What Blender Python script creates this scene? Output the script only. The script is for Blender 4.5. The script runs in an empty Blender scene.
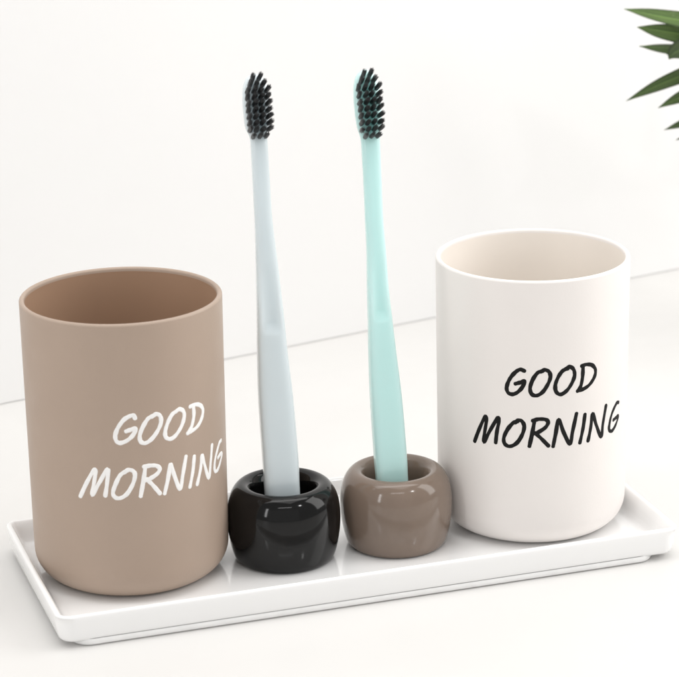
import bpy, bmesh, math, random
from mathutils import Vector, Matrix
random.seed(7)
S = 0.01                                   # everything below is written in centimetres
sc = bpy.context.scene
COL = sc.collection
PI = math.pi

# ------------------------------------------------------------------ helpers
def link(name, verts, faces, mat, parent=None, loc=(0, 0, 0), smooth=True, auto=None):
    me = bpy.data.meshes.new(name)
    me.from_pydata([Vector(v) * S for v in verts], [], faces)
    bm = bmesh.new(); bm.from_mesh(me)
    bmesh.ops.recalc_face_normals(bm, faces=bm.faces)
    bm.to_mesh(me); bm.free()
    if smooth:
        me.polygons.foreach_set('use_smooth', [True] * len(me.polygons))
        if auto:
            me.set_sharp_from_angle(angle=math.radians(auto))
    if mat: me.materials.append(mat)
    o = bpy.data.objects.new(name, me)
    COL.objects.link(o)
    o.location = Vector(loc) * S
    if parent: o.parent = parent
    return o

def thing(name, label, cat, loc, group=None):
    o = bpy.data.objects.new(name, None)
    o.empty_display_size = 0.02
    COL.objects.link(o)
    o.location = Vector(loc) * S
    o['label'] = label; o['category'] = cat
    if group: o['group'] = group
    return o

def rings(rs, close0=True, close1=True):
    """skin a list of equal-length rings"""
    v = []; f = []
    n = len(rs[0])
    for r in rs: v += [tuple(p) for p in r]
    for i in range(len(rs) - 1):
        for j in range(n):
            k = (j + 1) % n
            f.append((i * n + j, i * n + k, (i + 1) * n + k, (i + 1) * n + j))
    if close0:
        f.append(tuple(range(n)))
    if close1:
        f.append(tuple((len(rs) - 1) * n + j for j in range(n)))
    return v, f

def lathe(prof, n=160):
    """prof: (r, z) from axis to axis"""
    v = []; f = []
    idx = []
    for r, z in prof:
        if r < 1e-6:
            idx.append([len(v)]); v.append((0, 0, z))
        else:
            b = len(v); idx.append(list(range(b, b + n)))
            for j in range(n):
                a = 2 * PI * j / n
                v.append((r * math.cos(a), r * math.sin(a), z))
    for A, B in zip(idx[:-1], idx[1:]):
        for j in range(n):
            k = (j + 1) % n
            if len(A) == 1 and len(B) == 1: continue
            if len(A) == 1: f.append((A[0], B[j], B[k]))
            elif len(B) == 1: f.append((A[j], A[k], B[0]))
            else: f.append((A[j], A[k], B[k], B[j]))
    return v, f

def arc(cx, cz, r, a0, a1, n):
    return [(cx + r * math.cos(math.radians(a0 + (a1 - a0) * i / n)),
             cz + r * math.sin(math.radians(a0 + (a1 - a0) * i / n))) for i in range(n + 1)]

def catmull(pts, per=8):
    P = [Vector(p) for p in pts]
    if len(P) == 2:
        return [P[0].lerp(P[1], i / per) for i in range(per + 1)]
    Q = [P[0] * 2 - P[1]] + P + [P[-1] * 2 - P[-2]]
    out = []
    for i in range(1, len(Q) - 2):
        p0, p1, p2, p3 = Q[i - 1:i + 3]
        for k in range(per):
            t = k / per
            out.append(0.5 * ((2 * p1) + (p2 - p0) * t + (2 * p0 - 5 * p1 + 4 * p2 - p3) * t * t
                              + (3 * p1 - p0 - 3 * p2 + p3) * t ** 3))
    out.append(P[-1])
    return out

def lerp_table(tab, s):
    """smooth (monotone-ish) interpolation in a table of rows (s, a, b, ...)"""
    if s <= tab[0][0]: return list(tab[0][1:])
    if s >= tab[-1][0]: return list(tab[-1][1:])
    for i in range(len(tab) - 1):
        if tab[i][0] <= s <= tab[i + 1][0]:
            h = tab[i + 1][0] - tab[i][0]; t = (s - tab[i][0]) / h
            out = []
            for c in range(1, len(tab[0])):
                y0, y1 = tab[i][c], tab[i + 1][c]
                d = (y1 - y0) / h
                m0 = d if i == 0 else ((y1 - tab[i - 1][c]) / (tab[i + 1][0] - tab[i - 1][0]))
                m1 = d if i == len(tab) - 2 else ((tab[i + 2][c] - y0) / (tab[i + 2][0] - tab[i][0]))
                out.append((2 * t ** 3 - 3 * t * t + 1) * y0 + (t ** 3 - 2 * t * t + t) * h * m0
                           + (-2 * t ** 3 + 3 * t * t) * y1 + (t ** 3 - t * t) * h * m1)
            return out

# ------------------------------------------------------------------ materials
def pbr(name, col, rough=0.5, spec=0.5, coat=0.0, coat_rough=0.05, sss=0.0, sss_r=(1, .6, .4), sss_s=0.005,
        var=0.03, vscale=40.0, bump=0.0, bscale=400.0, trans=0.0):
    m = bpy.data.materials.new(name); m.use_nodes = True
    nt = m.node_tree; b = nt.nodes['Principled BSDF']
    tc = nt.nodes.new('ShaderNodeTexCoord')
    nz = nt.nodes.new('ShaderNodeTexNoise'); nz.inputs['Scale'].default_value = vscale
    nz.inputs['Detail'].default_value = 4
    nt.links.new(tc.outputs['Object'], nz.inputs['Vector'])
    rp = nt.nodes.new('ShaderNodeValToRGB')
    rp.color_ramp.elements[0].position = 0.3; rp.color_ramp.elements[1].position = 0.7
    rp.color_ramp.elements[0].color = tuple(c * (1 - var) for c in col) + (1,)
    rp.color_ramp.elements[1].color = tuple(min(1, c * (1 + var)) for c in col) + (1,)
    nt.links.new(nz.outputs['Fac'], rp.inputs['Fac'])
    nt.links.new(rp.outputs['Color'], b.inputs['Base Color'])
    rn = nt.nodes.new('ShaderNodeTexNoise'); rn.inputs['Scale'].default_value = 55; rn.inputs['Detail'].default_value = 5
    nt.links.new(tc.outputs['Object'], rn.inputs['Vector'])
    mr = nt.nodes.new('ShaderNodeMapRange'); mr.inputs['From Min'].default_value = .3; mr.inputs['From Max'].default_value = .7
    mr.inputs['To Min'].default_value = rough * .82; mr.inputs['To Max'].default_value = min(1, rough * 1.18)
    nt.links.new(rn.outputs['Fac'], mr.inputs['Value'])
    nt.links.new(mr.outputs['Result'], b.inputs['Roughness'])
    b.inputs['Specular IOR Level'].default_value = spec
    b.inputs['Coat Weight'].default_value = coat
    b.inputs['Coat Roughness'].default_value = coat_rough
    if sss:
        b.inputs['Subsurface Weight'].default_value = sss
        b.inputs['Subsurface Radius'].default_value = sss_r
        b.inputs['Subsurface Scale'].default_value = sss_s
    if trans:
        b.inputs['Transmission Weight'].default_value = trans
    if bump:
        n2 = nt.nodes.new('ShaderNodeTexNoise'); n2.inputs['Scale'].default_value = bscale
        n2.inputs['Detail'].default_value = 3
        nt.links.new(tc.outputs['Object'], n2.inputs['Vector'])
        bp = nt.nodes.new('ShaderNodeBump'); bp.inputs['Strength'].default_value = bump
        bp.inputs['Distance'].default_value = 0.0006
        nt.links.new(n2.outputs['Fac'], bp.inputs['Height'])
        nt.links.new(bp.outputs['Normal'], b.inputs['Normal'])
    return m

M_table = pbr('white_tabletop', (.665, .656, .642), .45, .3, var=.008, vscale=9, bump=.02, bscale=60)
M_wall = pbr('white_wall', (.815, .813, .81), .8, .2, var=.008, vscale=7, bump=.03, bscale=300)
M_tray = pbr('white_glazed_ceramic', (.885, .885, .883), .14, .5, coat=.6, coat_rough=.03, var=.008, vscale=30, bump=.012, bscale=90)
M_foot = pbr('unglazed_ceramic', (.86, .86, .855), .6, .3, var=.03, vscale=200)
M_taupe = pbr('matte_taupe_plastic', (.392, .302, .240), .46, .4, var=.012, vscale=60, bump=.07, bscale=1100)
M_white = pbr('matte_white_plastic', (.815, .778, .752), .42, .4, var=.008, vscale=60, bump=.06, bscale=1100)
M_taupe_bounce = pbr('taupe_plastic_bounce_tint', (.385, .25, .168), .38, .4, var=.012, vscale=60)  # same taupe plastic, warm light bouncing inside the cup put into its colour
M_white_bounce = pbr('white_plastic_bounce_tint', (.86, .805, .745), .38, .4, var=.008, vscale=60)  # white plastic with the warm interreflection painted into the base colour
M_inkw = pbr('white_ink', (.88, .87, .86), .5, .3, var=.03, vscale=500)
M_inkb = pbr('black_ink', (.006, .006, .006), .55, .2, var=.1, vscale=500)
M_black = pbr('black_glaze', (.004, .004, .004), .09, .32, var=.1, vscale=200, bump=.10, bscale=70)
M_brown = pbr('brown_glaze', (.20, .150, .118), .12, .5, var=.04, vscale=150, bump=.10, bscale=70)
M_blue = pbr('pale_blue_plastic', (.61, .675, .70), .20, .5, coat=.25, sss=.7, sss_r=(1, 1, 1), sss_s=.006, var=.006, vscale=60)
M_mint = pbr('mint_plastic', (.53, .765, .75), .20, .5, coat=.25, sss=.7, sss_r=(1, 1, 1), sss_s=.006, var=.006, vscale=60)
M_brist = pbr('charcoal_bristle', (.085, .085, .088), .42, .8, var=.5, vscale=900)
M_pot = pbr('glazed_pot', (.75, .74, .72), .3, .5, var=.02)
M_soil = pbr('potting_soil', (.05, .035, .025), .95, .2, var=.5, vscale=400, bump=.5, bscale=500)
M_stem = pbr('plant_stem', (.11, .13, .05), .6, .3, var=.3, vscale=150)

def leaf_material():
    m = bpy.data.materials.new('green_leaf'); m.use_nodes = True
    nt = m.node_tree; b = nt.nodes['Principled BSDF']
    uv = nt.nodes.new('ShaderNodeTexCoord')
    mp = nt.nodes.new('ShaderNodeMapping'); mp.inputs['Scale'].default_value = (1.2, 16, 1)
    nt.links.new(uv.outputs['UV'], mp.inputs['Vector'])
    nz = nt.nodes.new('ShaderNodeTexNoise'); nz.inputs['Scale'].default_value = 2.5; nz.inputs['Detail'].default_value = 5
    nt.links.new(mp.outputs['Vector'], nz.inputs['Vector'])
    rp = nt.nodes.new('ShaderNodeValToRGB'); e = rp.color_ramp.elements
    e[0].position = .28; e[0].color = (.018, .038, .009, 1)
    e[1].position = .72; e[1].color = (.16, .225, .065, 1)
    x = rp.color_ramp.elements.new(.5); x.color = (.055, .105, .024, 1)
    nt.links.new(nz.outputs['Fac'], rp.inputs['Fac'])
    # dusty pale bloom in irregular bands across the leaf
    mp2 = nt.nodes.new('ShaderNodeMapping'); mp2.inputs['Scale'].default_value = (14, 2, 1)
    nt.links.new(uv.outputs['UV'], mp2.inputs['Vector'])
    n2 = nt.nodes.new('ShaderNodeTexNoise'); n2.inputs['Scale'].default_value = 1.4; n2.inputs['Detail'].default_value = 3
    nt.links.new(mp2.outputs['Vector'], n2.inputs['Vector'])
    r2 = nt.nodes.new('ShaderNodeValToRGB'); r2.color_ramp.elements[0].position = .60; r2.color_ramp.elements[1].position = .78
    nt.links.new(n2.outputs['Fac'], r2.inputs['Fac'])
    mul = nt.nodes.new('ShaderNodeMath'); mul.operation = 'MULTIPLY'; mul.inputs[1].default_value = .55
    nt.links.new(r2.outputs['Color'], mul.inputs[0])
    mx = nt.nodes.new('ShaderNodeMix'); mx.data_type = 'RGBA'
    nt.links.new(mul.outputs[0], mx.inputs['Factor'])
    nt.links.new(rp.outputs['Color'], mx.inputs['A']); mx.inputs['B'].default_value = (.36, .39, .25, 1)
    # thin dark leaf margin and a pale midrib
    sp = nt.nodes.new('ShaderNodeSeparateXYZ'); nt.links.new(uv.outputs['UV'], sp.inputs[0])
    r3 = nt.nodes.new('ShaderNodeValToRGB'); q = r3.color_ramp.elements
    q[0].position = 0.0; q[0].color = (.25, .25, .22, 1); q[1].position = 1.0; q[1].color = (.25, .25, .22, 1)
    for ps, cv in ((.13, .95), (.45, 1.0), (.5, 1.9), (.55, 1.0), (.87, .95)):
        el = q.new(ps); el.color = (cv, cv, cv, 1)
    nt.links.new(sp.outputs['Y'], r3.inputs['Fac'])
    m3 = nt.nodes.new('ShaderNodeMix'); m3.data_type = 'RGBA'; m3.blend_type = 'MULTIPLY'; m3.inputs['Factor'].default_value = 1
    nt.links.new(mx.outputs['Result'], m3.inputs['A']); nt.links.new(r3.outputs['Color'], m3.inputs['B'])
    # random tone per leaf: uneven light on the crown put into the colour
    oi = nt.nodes.new('ShaderNodeObjectInfo')
    mr = nt.nodes.new('ShaderNodeMapRange'); mr.inputs['To Min'].default_value = .45; mr.inputs['To Max'].default_value = 1.2
    nt.links.new(oi.outputs['Random'], mr.inputs['Value'])
    m4 = nt.nodes.new('ShaderNodeMix'); m4.data_type = 'RGBA'; m4.blend_type = 'MULTIPLY'; m4.inputs['Factor'].default_value = 1
    nt.links.new(m3.outputs['Result'], m4.inputs['A']); nt.links.new(mr.outputs['Result'], m4.inputs['B'])
    nt.links.new(m4.outputs['Result'], b.inputs['Base Color'])
    b.inputs['Roughness'].default_value = .42
    b.inputs['Specular IOR Level'].default_value = .3
    bp = nt.nodes.new('ShaderNodeBump'); bp.inputs['Strength'].default_value = .4; bp.inputs['Distance'].default_value = .0006
    nt.links.new(nz.outputs['Fac'], bp.inputs['Height']); nt.links.new(bp.outputs['Normal'], b.inputs['Normal'])
    return m
M_leaf = leaf_material()

# ------------------------------------------------------------------ the setting
ZT = -0.42                                  # table top; z = 0 is the inside floor of the tray
WA = math.radians(12.6); WP = Vector((0, 21.75, 0))   # the wall's foot line
wd = Vector((math.cos(WA), math.sin(WA), 0)); wn = Vector((-math.sin(WA), math.cos(WA), 0))
def table_and_wall():
    a = WP - wd * 200; b = WP + wd * 260
    a2 = a - wn * 260; b2 = b - wn * 260
    a1 = a + wn * 1.2; b1 = b + wn * 1.2
    o = link('tabletop', [(p.x, p.y, ZT) for p in (a2, b2, b1, a1)], [(0, 1, 2, 3)], M_table, smooth=False)
    o['kind'] = 'structure'
    # wall with a fine open joint along its foot, its lower arris slightly rounded
    prof = [(-.08, -.02), (-.08, .004)] + [(-.08 + .08 * math.sin(t * PI / 16), .084 - .08 * math.cos(t * PI / 16)) for t in range(1, 9)] + [(0, 180)]
    v = []; f = []
    for d, z in prof:
        for p in (a, b):
            q = p - wn * d; v.append((q.x, q.y, ZT + z))
    for i in range(len(prof) - 1):
        f.append((2 * i, 2 * i + 1, 2 * i + 3, 2 * i + 2))
    w = link('wall', v, f, M_wall, auto=25)
    w['kind'] = 'structure'
table_and_wall()

# ------------------------------------------------------------------ tray
X0, X1, Y0, Y1 = -3.87, 20.02, -5.52, 3.90  # inner edge of the rim
def rrect(d, r, z, n=10):
    """rounded rectangle, the inner rim rectangle grown by d"""
    x0, x1, y0, y1 = X0 - d, X1 + d, Y0 - d, Y1 + d
    out = []
    for cx, cy, a0 in ((x1 - r, y1 - r, 0), (x0 + r, y1 - r, 90), (x0 + r, y0 + r, 180), (x1 - r, y0 + r, 270)):
        for i in range(n + 1):
            a = math.radians(a0 + 90 * i / n)
            out.append((cx + r * math.cos(a), cy + r * math.sin(a), z))
    return out
tray = thing('serving_tray', 'long white glazed ceramic tray lying on the white table under both tumblers', 'tray', (8, -.8, ZT))
def tl(name, rs, mat, c0, c1, auto=None):
    v, f = rings(rs, c0, c1)
    v = [(x - 8, y + .8, z - ZT) for x, y, z in v]
    return link(name, v, f, mat, tray, auto=auto)
R = []
R.append(rrect(-.12, .75, -.215))
for d, z in ((.02, -.205), (.10, -.17), (.15, -.10), (.18, .0), (.22, .25), (.255, .55), (.275, .76)):
    R.append(rrect(d, .42 + d, z))
for t in (20, 50, 80, 110, 140, 170):       # rounded lip
    a = math.radians(t); R.append(rrect(.155 + .12 * math.cos(a), .36 + .12 * math.cos(a), .78 + .105 * math.sin(a)))
for d, z in ((0.0, .74), (-.08, .5), (-.17, .27), (-.25, .12), (-.38, .035), (-.55, .004), (-.75, 0.0)):
    R.append(rrect(d, max(.2, .24 + d * .05), z))
tl('dish', R, M_tray, True, True)
def frect(e, r, z, n=10):                   # the foot: nearly flush in front and behind, set in at the short ends
    x0, x1, y0, y1 = X0 + .38 - e, X1 - .75 + e, Y0 - .10 - e, Y1 + .10 + e
    out = []
    for cx, cy, a0 in ((x1 - r, y1 - r, 0), (x0 + r, y1 - r, 90), (x0 + r, y0 + r, 180), (x1 - r, y0 + r, 270)):
        for i in range(n + 1):
            a = math.radians(a0 + 90 * i / n)
            out.append((cx + r * math.cos(a), cy + r * math.sin(a), z))
    return out
F = [frect(.045, .7, -.14), frect(.06, .7, -.20), frect(.06, .7, ZT + .10), frect(.03, .68, ZT + .045), frect(-.08, .62, ZT + .010), frect(-.5, .4, ZT + .004), frect(-.6, .4, -.18)]
tl('foot_ring', F, M_foot, False, False, auto=50)

# ------------------------------------------------------------------ tumblers
H = 10.87
def tumbler(name, label, loc, r_top, r_bot, mat, inner_wall, ink, good, morning):
    t = thing(name, label, 'tumbler', loc, 'tumblers on the tray')
    k = 1.1
    out = [(0, .06), (r_bot - 1.35, .06), (r_bot - 1.25, .0)] + [(r, z) for r, z in arc(r_bot - k, k, k, -90, 0, 14)]
    zr = H - .10
    nseg = 12
    z0 = k
    body = [(r_bot + (r_top - r_bot) * (z0 + (zr - z0) * i / nseg) / H, z0 + (zr - z0) * i / nseg) for i in range(1, nseg + 1)]
    lip = arc(r_top - .10, H - .10, .10, 8, 172, 10)
    inner = [(r_top - .205 - (r_top - r_bot) * (1 - z / H), z) for z in (10.72, 9, 7, 5, 3, 1.5)]
    ri = r_bot - .2
    floor = [(r, z) for r, z in arc(ri - .9, 1.15, .9, 0, -90, 10)][1:] + [(0, .25)]
    v, f = lathe(out + body + lip + inner[:1])
    link('body', v, f, mat, t)
    v, f = lathe(inner + floor)
    link('inner_wall', v, f, inner_wall, t)  # inside of the same cup, split off to carry the painted bounce light
    def write(strokes, hw):
        v = []; f = []
        for si, st in enumerate(strokes):
            mid = .5 * (r_top + r_bot)
            pts = catmull([(a * mid, z) for a, z in st], 8)
            # drop near-duplicate points
            q = [pts[0]]
            for p in pts[1:]:
                if (p - q[-1]).length > .012: q.append(p)
            pts = q
            n = len(pts)
            T = [(pts[min(i + 1, n - 1)] - pts[max(i - 1, 0)]).normalized() for i in range(n)]
            seq = []
            for c in range(5, 0, -1):
                u = c / 5.0; seq.append((pts[0] - T[0] * hw * u, T[0], math.sqrt(max(0, 1 - u * u)) + .02))
            L = 0.0
            for i in range(n):
                w = 1 + .07 * math.sin(i * .37 + si * 2.1) + .05 * math.sin(i * .93 + si)
                seq.append((pts[i], T[i], w))
            for c in range(1, 6):
                u = c / 5.0; seq.append((pts[-1] + T[-1] * hw * u, T[-1], math.sqrt(max(0, 1 - u * u)) + .02))
            base = len(v)
            lift = .0012 * (si % 4)
            cs = ((-1, -.004), (-.96, .0035), (-.6, .006), (0, .007), (.6, .006), (.96, .0035), (1, -.004))
            for p, d, w in seq:
                nrm = Vector((-d.y, d.x))
                for off, hgt in cs:
                    s = p + nrm * (off * hw * w)
                    z = s.y; a = s.x / mid
                    r = r_bot + (r_top - r_bot) * z / H + hgt + (lift if hgt > 0 else 0)
                    v.append((r * math.cos(a), r * math.sin(a), z))
            m = len(cs)
            for i in range(len(seq) - 1):
                for j in range(m - 1):
                    A = base + i * m + j
                    f.append((A, A + 1, A + m + 1, A + m))
        return v, f
    for st in (good, morning):
        v, f = write(st, .080)
        link('lettering', v, f, ink, t)
    return t

A_GOOD = [[(-1.71,7.31),(-1.723,7.42),(-1.755,7.41),(-1.817,7.28),(-1.876,6.99),(-1.907,6.7),(-1.901,6.48),(-1.865,6.39),(-1.799,6.47),(-1.737,6.67),(-1.708,6.92),(-1.757,6.88),(-1.8,6.83)],[(-1.542,7.32),(-1.585,7.24),(-1.635,6.97),(-1.67,6.65),(-1.665,6.41),(-1.623,6.32),(-1.559,6.44),(-1.494,6.72),(-1.455,7.02),(-1.459,7.27),(-1.497,7.38),(-1.546,7.3)],[(-1.278,7.36),(-1.337,7.24),(-1.388,6.94),(-1.415,6.63),(-1.407,6.42),(-1.361,6.33),(-1.303,6.42),(-1.234,6.71),(-1.196,7.05),(-1.205,7.28),(-1.249,7.39),(-1.291,7.33)],[(-1.076,7.32),(-1.075,6.97),(-1.109,6.59),(-1.156,6.38)],[(-1.118,7.37),(-1.044,7.38),(-0.976,7.27),(-0.941,7.05),(-0.968,6.74),(-1.041,6.49),(-1.161,6.38)]]
A_MORN = [[(-2.299,4.23),(-2.219,4.81),(-2.135,5.33),(-2.125,5.18),(-2.152,4.68),(-2.169,4.33),(-2.095,4.8),(-1.999,5.37),(-2.01,4.86),(-2.035,4.34)],[(-1.831,5.27),(-1.879,5.14),(-1.926,4.81),(-1.957,4.47),(-1.94,4.29),(-1.89,4.25),(-1.823,4.4),(-1.763,4.75),(-1.735,5.08),(-1.747,5.27),(-1.793,5.34),(-1.835,5.26)],[(-1.629,5.43),(-1.651,4.94),(-1.687,4.29)],[(-1.642,5.42),(-1.576,5.43),(-1.518,5.39),(-1.486,5.26),(-1.511,5.09),(-1.581,4.94),(-1.639,4.87)],[(-1.619,4.92),(-1.564,4.67),(-1.494,4.3)],[(-1.444,4.27),(-1.404,4.8),(-1.371,5.35),(-1.34,4.97),(-1.275,4.3),(-1.238,4.81),(-1.192,5.5)],[(-1.087,5.4),(-1.112,4.84),(-1.155,4.28)],[(-1.058,4.28),(-1.005,4.83),(-0.977,5.32),(-0.946,4.95),(-0.881,4.32),(-0.839,4.9),(-0.805,5.52)],[(-0.588,5.42),(-0.646,5.37),(-0.733,4.99),(-0.767,4.66),(-0.755,4.43),(-0.698,4.41),(-0.617,4.65),(-0.569,4.86),(-0.623,4.92),(-0.681,4.87)]]
B_GOOD = [[(-2.041,7.35),(-2.076,7.4),(-2.113,7.34),(-2.164,7.14),(-2.202,6.89),(-2.221,6.62),(-2.204,6.44),(-2.161,6.39),(-2.11,6.48),(-2.061,6.69),(-2.036,6.95),(-2.075,6.89),(-2.129,6.82)],[(-1.855,7.35),(-1.906,7.28),(-1.954,7.01),(-1.981,6.67),(-1.964,6.43),(-1.913,6.37),(-1.853,6.51),(-1.803,6.8),(-1.776,7.09),(-1.79,7.3),(-1.832,7.39),(-1.874,7.32)],[(-1.595,7.37),(-1.651,7.3),(-1.698,7.05),(-1.725,6.74),(-1.713,6.48),(-1.665,6.37),(-1.599,6.51),(-1.545,6.79),(-1.518,7.08),(-1.534,7.33),(-1.578,7.44),(-1.619,7.37)],[(-1.422,7.37),(-1.426,6.97),(-1.445,6.61),(-1.476,6.43)],[(-1.438,7.4),(-1.376,7.42),(-1.309,7.34),(-1.266,7.13),(-1.276,6.86),(-1.334,6.6),(-1.404,6.47),(-1.482,6.42)]]
B_MORN = [[(-2.587,4.25),(-2.529,4.79),(-2.457,5.35),(-2.444,5.17),(-2.466,4.65),(-2.472,4.3),(-2.407,4.78),(-2.318,5.36),(-2.303,5.25),(-2.326,4.78),(-2.338,4.37)],[(-2.106,5.32),(-2.149,5.25),(-2.208,4.97),(-2.249,4.61),(-2.239,4.36),(-2.184,4.28),(-2.113,4.44),(-2.059,4.78),(-2.038,5.11),(-2.06,5.32),(-2.097,5.36),(-2.13,5.26)],[(-1.934,5.36),(-1.957,4.84),(-1.984,4.33)],[(-1.951,5.36),(-1.893,5.42),(-1.823,5.4),(-1.795,5.28),(-1.822,5.08),(-1.892,4.9),(-1.938,4.84)],[(-1.927,4.86),(-1.868,4.65),(-1.79,4.33)],[(-1.74,4.3),(-1.715,4.8),(-1.685,5.36),(-1.63,4.82),(-1.558,4.32),(-1.534,4.77),(-1.491,5.51)],[(-1.39,5.41),(-1.41,4.88),(-1.445,4.31)],[(-1.345,4.32),(-1.315,4.81),(-1.291,5.37),(-1.242,4.89),(-1.166,4.33),(-1.142,4.85),(-1.1,5.53)],[(-0.855,5.4),(-0.903,5.41),(-0.989,5.11),(-1.035,4.69),(-1.033,4.46),(-0.981,4.38),(-0.907,4.55),(-0.853,4.83),(-0.906,4.83),(-0.958,4.8)]]
tumbler('tumbler', 'matte taupe brown tumbler with white GOOD MORNING lettering, on the tray beside the black holder',
        (0, 0, .004), 3.75, 3.687, M_taupe, M_taupe_bounce, M_inkw, A_GOOD, A_MORN)
tumbler('tumbler', 'matte white tumbler with black GOOD MORNING lettering, on the tray beside the brown holder',
        (16.19, -.58, .004), 3.76, 3.697, M_white, M_white_bounce, M_inkb, B_GOOD, B_MORN)

# ------------------------------------------------------------------ toothbrush holders
HOLD = [(1.62, .0), (1.80, .03), (1.90, .12), (1.99, .32), (2.08, .65), (2.145, 1.0), (2.175, 1.35), (2.17, 1.65), (2.13, 1.93),
        (2.05, 2.18), (1.93, 2.38), (1.78, 2.52), (1.62, 2.585), (1.46, 2.58), (1.33, 2.52), (1.24, 2.42), (1.17, 2.26),
        (1.13, 2.05), (1.11, 1.7), (1.08, 1.0), (1.08, .5), (1.02, .36), (.85, .31)]
def holder(label, x, y, mat):
    t = thing('toothbrush_holder', label, 'toothbrush holder', (x, y, .004), 'toothbrush holders on the tray')
    # resample the profile smoothly
    P = catmull([(r, z if z < .5 else .5 + (z - .5) * 1.225) for r, z in HOLD], 4)
    prof = [(0, .03), (1.4, .03)] + [(p.x, max(p.y, 0)) for p in P] + [(0, .30)]
    v, f = lathe(prof, 128)
    link('ceramic_ring', v, f, mat, t)
    return t
C1 = (5.74, -1.10); C2 = (10.27, -1.21)
holder('small glossy black ceramic ring holding the pale blue toothbrush', C1[0], C1[1], M_black)
holder('small glossy brown ceramic ring holding the mint green toothbrush', C2[0], C2[1], M_brown)

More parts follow.
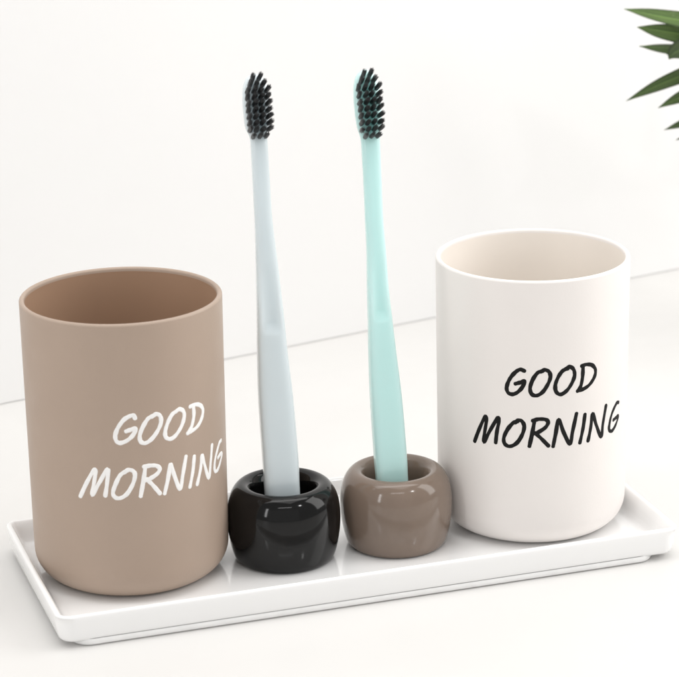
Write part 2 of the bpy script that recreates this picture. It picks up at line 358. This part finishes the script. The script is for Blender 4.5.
# ------------------------------------------------------------------ toothbrushes
FH = Vector((.3076527, .95149872, 0)); RH = Vector((.95149872, -.3076527, 0))
LEAN = math.radians(4)
A0 = FH * math.sin(LEAN) + Vector((0, 0, math.cos(LEAN)))
N0 = -FH * math.cos(LEAN) + Vector((0, 0, math.sin(LEAN)))
def toothbrush(label, hold, plastic, prof, head_l, psi, seed, side):
    rnd = random.Random(seed)
    P0 = Vector((hold[0], hold[1], .45)) - FH * .60
    t = thing('toothbrush', label, 'toothbrush', P0, 'toothbrushes standing in the holders')
    nv = N0 * math.cos(psi) + RH * math.sin(psi)
    wv = RH * math.cos(psi) - N0 * math.sin(psi)
    # widths measured as silhouettes -> local widths, thickness profile
    thick = [(0, .66), (1.5, .72), (5, .74), (8, .66), (9.5, .60), (12, .52), (14, .47), (15.4, .44), (16, .43), (17.8, .40), (18.3, .34)]
    s_end = prof[-1][0]
    s0 = s_end + .05                                        # neck / head border
    sh = head_l[0]                                          # tip of the head
    def bend(s):                                            # neck sweeps back
        return -.021 * max(0, s - 13) ** 2
    def centre(s):
        if s <= s_end:
            u, w = lerp_table(tab, s)
        else:
            k = (s - s_end) / (sh - s_end)
            u = tab[-1][1] + (head_l[1] - tab[-1][1]) * min(1, k); w = 0
        return P_local(u, bend(s), s), w
    def P_local(u, vv, s):
        return RH * u + N0 * vv + A0 * s
    tab = []
    for s, u, w in prof:
        th = lerp_table(thick, s)[0]
        tab.append((s, u, (w - .55 * th * math.sin(psi)) / math.cos(psi)))
    u0 = tab[0][1] - (tab[1][1] - tab[0][1]) / (tab[1][0] - tab[0][0]) * tab[0][0]
    tab.insert(0, (0, u0, tab[0][2] * .985))
    def sect(s, w, th, n=64, e=5.5, dent=0.0):
        c, _ = centre(s)
        ds = .05
        ax = (centre(min(s + ds, sh))[0] - centre(max(s - ds, 0))[0]).normalized()
        nn = (nv - ax * nv.dot(ax)).normalized()
        ww = ax.cross(nn) * (1 if ax.cross(nn).dot(wv) > 0 else -1)
        out = []
        for j in range(n):
            a = 2 * PI * (j + .5) / n
            ca, sa = math.cos(a), math.sin(a)
            k = (abs(ca) ** e + abs(sa) ** e) ** (-1 / e)
            x = ca * k; y = sa * k
            # flat front with chamfered flanks
            if y > 0: x *= 1 - .10 * max(0, y - .35) / .65
            hx, hy = x * w / 2, y * th / 2
            if dent and y > .5:
                hy -= dent * max(0, 1 - (x / .70) ** 2) ** .8
            out.append(c + ww * hx + nn * hy)
        return out
    def dent_at(s):                                         # oval thumb rest
        a, b = 8.62, 11.3
        if s < a or s > b: return 0
        k = (s - a) / (b - a)
        return .15 * (min(1, k / .16)) ** .9 * (1 - k) ** .7
    rs = []
    for s, sc_ in ((.0, .80), (.03, .90), (.09, .97), (.18, 1.0)):
        _, w = centre(s); th = lerp_table(thick, s)[0]
        rs.append(sect(s, w * (1 - (1 - sc_) * .6), th * sc_))
    s = .3
    while s < s0 - .06:
        _, w = centre(s); th = lerp_table(thick, s)[0]
        e = 5.5 - 2.4 * max(0, min(1, (s - 9) / 4))
        rs.append(sect(s, w, th, e=e, dent=dent_at(s)))
        s += .07
    _, w = centre(s_end)
    # head plate
    hw = head_l[2]
    L = sh - s0
    wt = [(0, w), (.10, w * 1.06), (.22, hw * .90), (.40, hw * .985), (.60, hw), (.78, hw * .93), (.90, hw * .74), (.97, hw * .48), (1.0, hw * .22)]
    for i in range(0, 33):
        k = i / 32
        ww_ = lerp_table(wt, k)[0]
        th = lerp_table(thick, s0 + L * k)[0] * (1 if k < .9 else 1 - 5 * (k - .9) * .9)
        rs.append(sect(s0 + L * k, ww_, th, e=2.8))
    v, f = rings(rs, True, True)
    link('handle', v, f, plastic, t)
    # bristle tufts
    v = []; f = []
    rows = 10
    for r in range(rows):
        k = .085 + .83 * r / (rows - 1)
        s = s0 + L * k
        c, _ = centre(s)
        ax = (centre(s + .05)[0] - centre(s - .05)[0]).normalized()
        nn = (nv - ax * nv.dot(ax)).normalized()
        ww = ax.cross(nn) * (1 if ax.cross(nn).dot(wv) > 0 else -1)
        wl = lerp_table(wt, k)[0]; th = lerp_table(thick, s)[0]
        cols = 3 if r == 0 else (4 if r < rows - 2 else (3 if r == rows - 2 else 2))
        for q in range(cols):
            off = (q - (cols - 1) / 2) * .232 + rnd.uniform(-.008, .008)
            ln = .92 + rnd.uniform(-.03, .05)
            td = (nn + ax * (.16 + rnd.uniform(-.03, .03)) + ww * (side + .03 * (q - 1.5) + rnd.uniform(-.03, .03))).normalized()
            b0 = c + ww * off + nn * (th / 2 - .05) + ax * rnd.uniform(-.01, .01)
            e1 = td.orthogonal().normalized(); e2 = td.cross(e1)
            for k2 in range(56):
                rr = .083 * math.sqrt((k2 + .5) / 56); aa = k2 * 2.39996 + rnd.uniform(0, .4)
                o0 = e1 * (rr * math.cos(aa)) + e2 * (rr * math.sin(aa))
                fl = 1.05 + rnd.uniform(-.1, .15)
                fd = o0 * fl + e1 * rnd.uniform(-.012, .012) + e2 * rnd.uniform(-.012, .012)
                l2 = ln + rnd.uniform(-.05, .03)
                if rnd.random() < .0025:
                    fd = fd + e1 * rnd.uniform(-.3, .3) + e2 * rnd.uniform(-.3, .3); l2 += .12
                base = len(v)
                for st, rad in ((0, .0085), (.55, .0085), (1, .005)):
                    p = b0 + o0 * (1 - st) + fd * st + td * (l2 * st)
                    for m in range(4):
                        am = PI / 2 * m
                        v.append(p + e1 * rad * math.cos(am) + e2 * rad * math.sin(am))
                for lv in range(2):
                    for m in range(4):
                        A = base + lv * 4 + m; B = base + lv * 4 + (m + 1) % 4
                        f.append((A, B, B + 4, A + 4))
                f.append(tuple(base + 8 + m for m in range(4)))
    link('bristles', v, f, M_brist, t, smooth=False)
    return t
BLUE = [(2.58, -0.027, 1.382), (3.69, -0.060, 1.405), (6.05, -0.180, 1.350), (7.96, -0.27, 1.17), (9.12, -0.302, 1.062), (10.27, -0.351, 0.951),
        (11.79, -0.42, 0.80), (12.93, -0.48, 0.70), (14.43, -0.53, 0.675), (15.74, -0.576, 0.668)]
MINT = [(2.37, -0.156, 1.274), (3.13, -0.198, 1.304), (5.53, -0.342, 1.254), (7.46, -0.467, 1.085), (8.64, -0.527, 0.96), (9.81, -0.596, 0.857),
        (11.35, -0.643, 0.764), (12.5, -0.702, 0.724), (14.03, -0.746, 0.725), (15.36, -0.79, 0.745)]
toothbrush('pale blue toothbrush with charcoal bristles standing in the black ring holder', C1, M_blue, BLUE, (18.28, -.70, 1.02), math.radians(11), 3, -.03)
toothbrush('mint green toothbrush with charcoal bristles standing in the brown ring holder', C2, M_mint, MINT, (18.10, -.97, 1.02), math.radians(12), 5, -.08)

# ------------------------------------------------------------------ plant at the right, its pot beyond the frame
PB = Vector((43.0, 13.0, ZT))
plant = thing('potted_plant', 'green plant with narrow pointed leaves reaching in from the right by the wall', 'plant', PB)
v, f = lathe([(0, 0), (2.6, 0), (2.75, .1), (3.5, 5.6), (3.6, 6.0), (3.55, 6.15), (3.42, 6.1), (3.3, 5.5), (3.2, 5.2), (0, 5.2)], 64)
link('pot', v[:], f, M_pot, plant, auto=40)
v, f = lathe([(0, 5.45), (1.5, 5.42), (2.6, 5.36), (3.24, 5.27)], 48)
link('soil', v, f, M_soil, plant)
CR = Vector((37.6, 15.5, 13.6))
def tube(pts, r0, r1, n=10):
    P = catmull(pts, 8); rs = []
    for i, p in enumerate(P):
        d = (P[min(i + 1, len(P) - 1)] - P[max(i - 1, 0)]).normalized()
        a = d.orthogonal().normalized(); b = d.cross(a); r = r0 + (r1 - r0) * i / (len(P) - 1)
        rs.append([p + a * r * math.cos(2 * PI * j / n) + b * r * math.sin(2 * PI * j / n) for j in range(n)])
    # keep the frames from spinning
    return rings(rs)
v, f = tube([(0, 0, 5.3), (-1.0, .4, 8), (-3.2, 1.5, 11.6), tuple(CR - PB + Vector((0, 0, .6)))], .32, .20)
link('stem', v, f, M_stem, plant)
def leaf(base, tip, hw, sag=0.0, face=(0, -1, .35), fold=.25, twist=0.0, mid=None):
    """narrow pointed leaf from base to tip; `face` is where its upper side looks"""
    b = Vector(base); tp = Vector(tip)
    m = Vector(mid) if mid else (b + tp) / 2 + Vector((0, 0, sag))
    n = 30; verts = []; uvs = []
    fc = Vector(face).normalized()
    top = []; bot = []
    for i in range(n + 1):
        t = i / n
        c = b * (1 - t) ** 2 + m * 2 * t * (1 - t) + tp * t * t
        d = ((m - b) * (1 - t) + (tp - m) * t).normalized()
        nn = (fc - d * fc.dot(d)).normalized()
        nn = Matrix.Rotation(twist * (t - .5), 3, d) @ nn
        w = d.cross(nn).normalized()
        # width: narrow at the base, widest past the middle, long pointed tip
        wv_ = hw * max(.02, (t / .55) ** .7 if t < .55 else (1 - ((t - .55) / .45) ** 2.5))
        wv_ *= 1 + .03 * math.sin(t * 23)
        row = []
        for x in (-1, -.5, 0, .5, 1):
            p = c + w * (x * wv_) - nn * (fold * wv_ * (1 - abs(x)))
            row.append((p, nn, (t, .5 + x / 2)))
        top.append(row)
    V = []; Fc = []; UV = []
    th = .022
    for side in (1, -1):
        for row in top:
            for x, (p, nn, uv) in enumerate(row):
                e = 0 if x in (0, 4) else 1
                V.append(p + nn * (th * side * e) - PB); UV.append(uv)
    m_ = (n + 1) * 5
    for i in range(n):
        for j in range(4):
            a = i * 5 + j
            Fc.append((a, a + 1, a + 6, a + 5))
            Fc.append((m_ + a, m_ + a + 5, m_ + a + 6, m_ + a + 1))
    o = link('leaf', V, Fc, M_leaf, plant)
    lay = o.data.uv_layers.new(name='UVMap')
    for lp in o.data.loops:
        lay.data[lp.index].uv = UV[lp.vertex_index]
    return o
# the leaves the photograph shows
leaf(CR + Vector((0, 0, .9)), (28.56, 18.47, 16.25), .46, mid=(32.6, 17.1, 15.35), face=(.1, -1, .55), twist=.3)
leaf(CR + Vector((0, 0, .5)), (29.14, 18.28, 15.39), .50, mid=(32.2, 17.2, 14.75), face=(.0, -1, .1), twist=-.3)
leaf(CR + Vector((0, .3, .2)), (29.34, 18.41, 14.45), .40, mid=(32.4, 17.6, 14.0), face=(.2, .6, -.75), fold=.1)
leaf(CR + Vector((0, -.5, .3)), (30.15, 16.9, 14.05), .62, mid=(30.8, 17.0, 15.35), face=(-.55, -.75, .45), fold=.15)
leaf(CR + Vector((0, .1, .0)), (30.35, 17.6, 14.15), .40, mid=(33.0, 16.9, 13.7), face=(.1, .5, -.8), fold=.1)
leaf(CR + Vector((0, -.2, .3)), (28.72, 18.41, 11.9), .42, mid=(33.4, 16.9, 14.55), face=(.2, -1, .35), twist=.2)
leaf(CR + Vector((0, -.2, .0)), (30.15, 17.95, 11.54), .42, mid=(33.2, 16.9, 13.3), face=(-.3, -1, .3), twist=.6)
leaf(CR + Vector((0, -.1, -.5)), (30.44, 17.86, 10.48), .32, mid=(33.4, 16.9, 11.6), face=(.1, -1, .5))
leaf(CR + Vector((0, -.1, -.8)), (30.98, 17.7, 9.98), .30, mid=(33.6, 16.9, 11.0), face=(.1, -1, .6))
# the rest of the crown, beyond the frame
for k in range(11):
    a = math.radians(-150 + 300 * k / 10 + random.uniform(-8, 8))
    ln = random.uniform(6, 9)
    tip = CR + Vector((math.cos(a) * ln, math.sin(a) * ln, random.uniform(-3, 3.5)))
    if tip.x < 36.5: tip.x = 36.5 + random.uniform(0, 1)
    leaf(CR + Vector((0, 0, random.uniform(-1, 1))), tip, random.uniform(.35, .5), sag=random.uniform(.8, 1.6), face=(0, -.3, 1), twist=random.uniform(-.4, .4))

# ------------------------------------------------------------------ camera
cd = bpy.data.cameras.new('camera'); cam = bpy.data.objects.new('camera', cd); COL.objects.link(cam)
Fv = Vector((0.29272655, 0.9053356, -0.30769892)); Rv = Vector((0.94963653, -0.31288329, -0.01716144)); Uv = Vector((0.11181072, 0.28717852, 0.951329))
cam.matrix_world = Matrix(((Rv.x, Uv.x, -Fv.x, -19.82347088 * S), (Rv.y, Uv.y, -Fv.y, -87.50914056 * S), (Rv.z, Uv.z, -Fv.z, 37.90569015 * S), (0, 0, 0, 1)))
cd.sensor_width = 36; cd.sensor_fit = 'HORIZONTAL'; cd.lens = 36 * 2525.08 / 679
cd.clip_start = .02; cd.clip_end = 50
cd.dof.use_dof = True; cd.dof.focus_distance = 97 * S; cd.dof.aperture_fstop = 24
sc.camera = cam

# ------------------------------------------------------------------ studio light
w = bpy.data.worlds.new('World'); sc.world = w; w.use_nodes = True
bg = w.node_tree.nodes['Background']
bg.inputs['Color'].default_value = (1.0, .985, .97, 1); bg.inputs['Strength'].default_value = .40
def lamp(name, loc, target, sx, sy, power, col=(1, 1, 1)):
    l = bpy.data.lights.new(name, 'AREA'); l.shape = 'RECTANGLE'; l.size = sx * S; l.size_y = sy * S
    l.energy = power; l.color = col
    o = bpy.data.objects.new(name, l); COL.objects.link(o)
    o.location = Vector(loc) * S
    o.rotation_euler = (Vector(target) - Vector(loc)).to_track_quat('-Z', 'Y').to_euler()
    return o
lamp('top_softbox', (6, 0, 130), (8, 2, 0), 130, 110, 6.2, (1, .985, .965))
lamp('wall_fill_light', (0, -12, 92), (0, 22, 14), 120, 25, 2.0, (1, .99, .975))  # unseen lamp added to bring the wall up to the table's brightness
lamp('right_softbox', (100, -25, 60), (10, -5, 5), 80, 90, 7.4, (1, .985, .965))
lamp('left_softbox', (-85, 15, 50), (5, 2, 5), 60, 90, 5.0, (1, .985, .965))
lamp('front_softbox', (-40, -165, 52), (8, 0, 40), 210, 100, .85)
lamp('strip_light', (-135, -105, 62), (8, 0, 2), 14, 80, 2.6)
lamp('top_strip', (-30, -150, 128), (8, 0, 2), 90, 7, 1.4)
lamp('spot_panel', (62, -120, 110), (8, 0, 2), 12, 12, 1.4)

sc.view_settings.view_transform = 'Standard'; sc.view_settings.look = 'None'
sc.view_settings.exposure = 0.185; sc.view_settings.gamma = 1
sc.cycles.max_bounces = 10
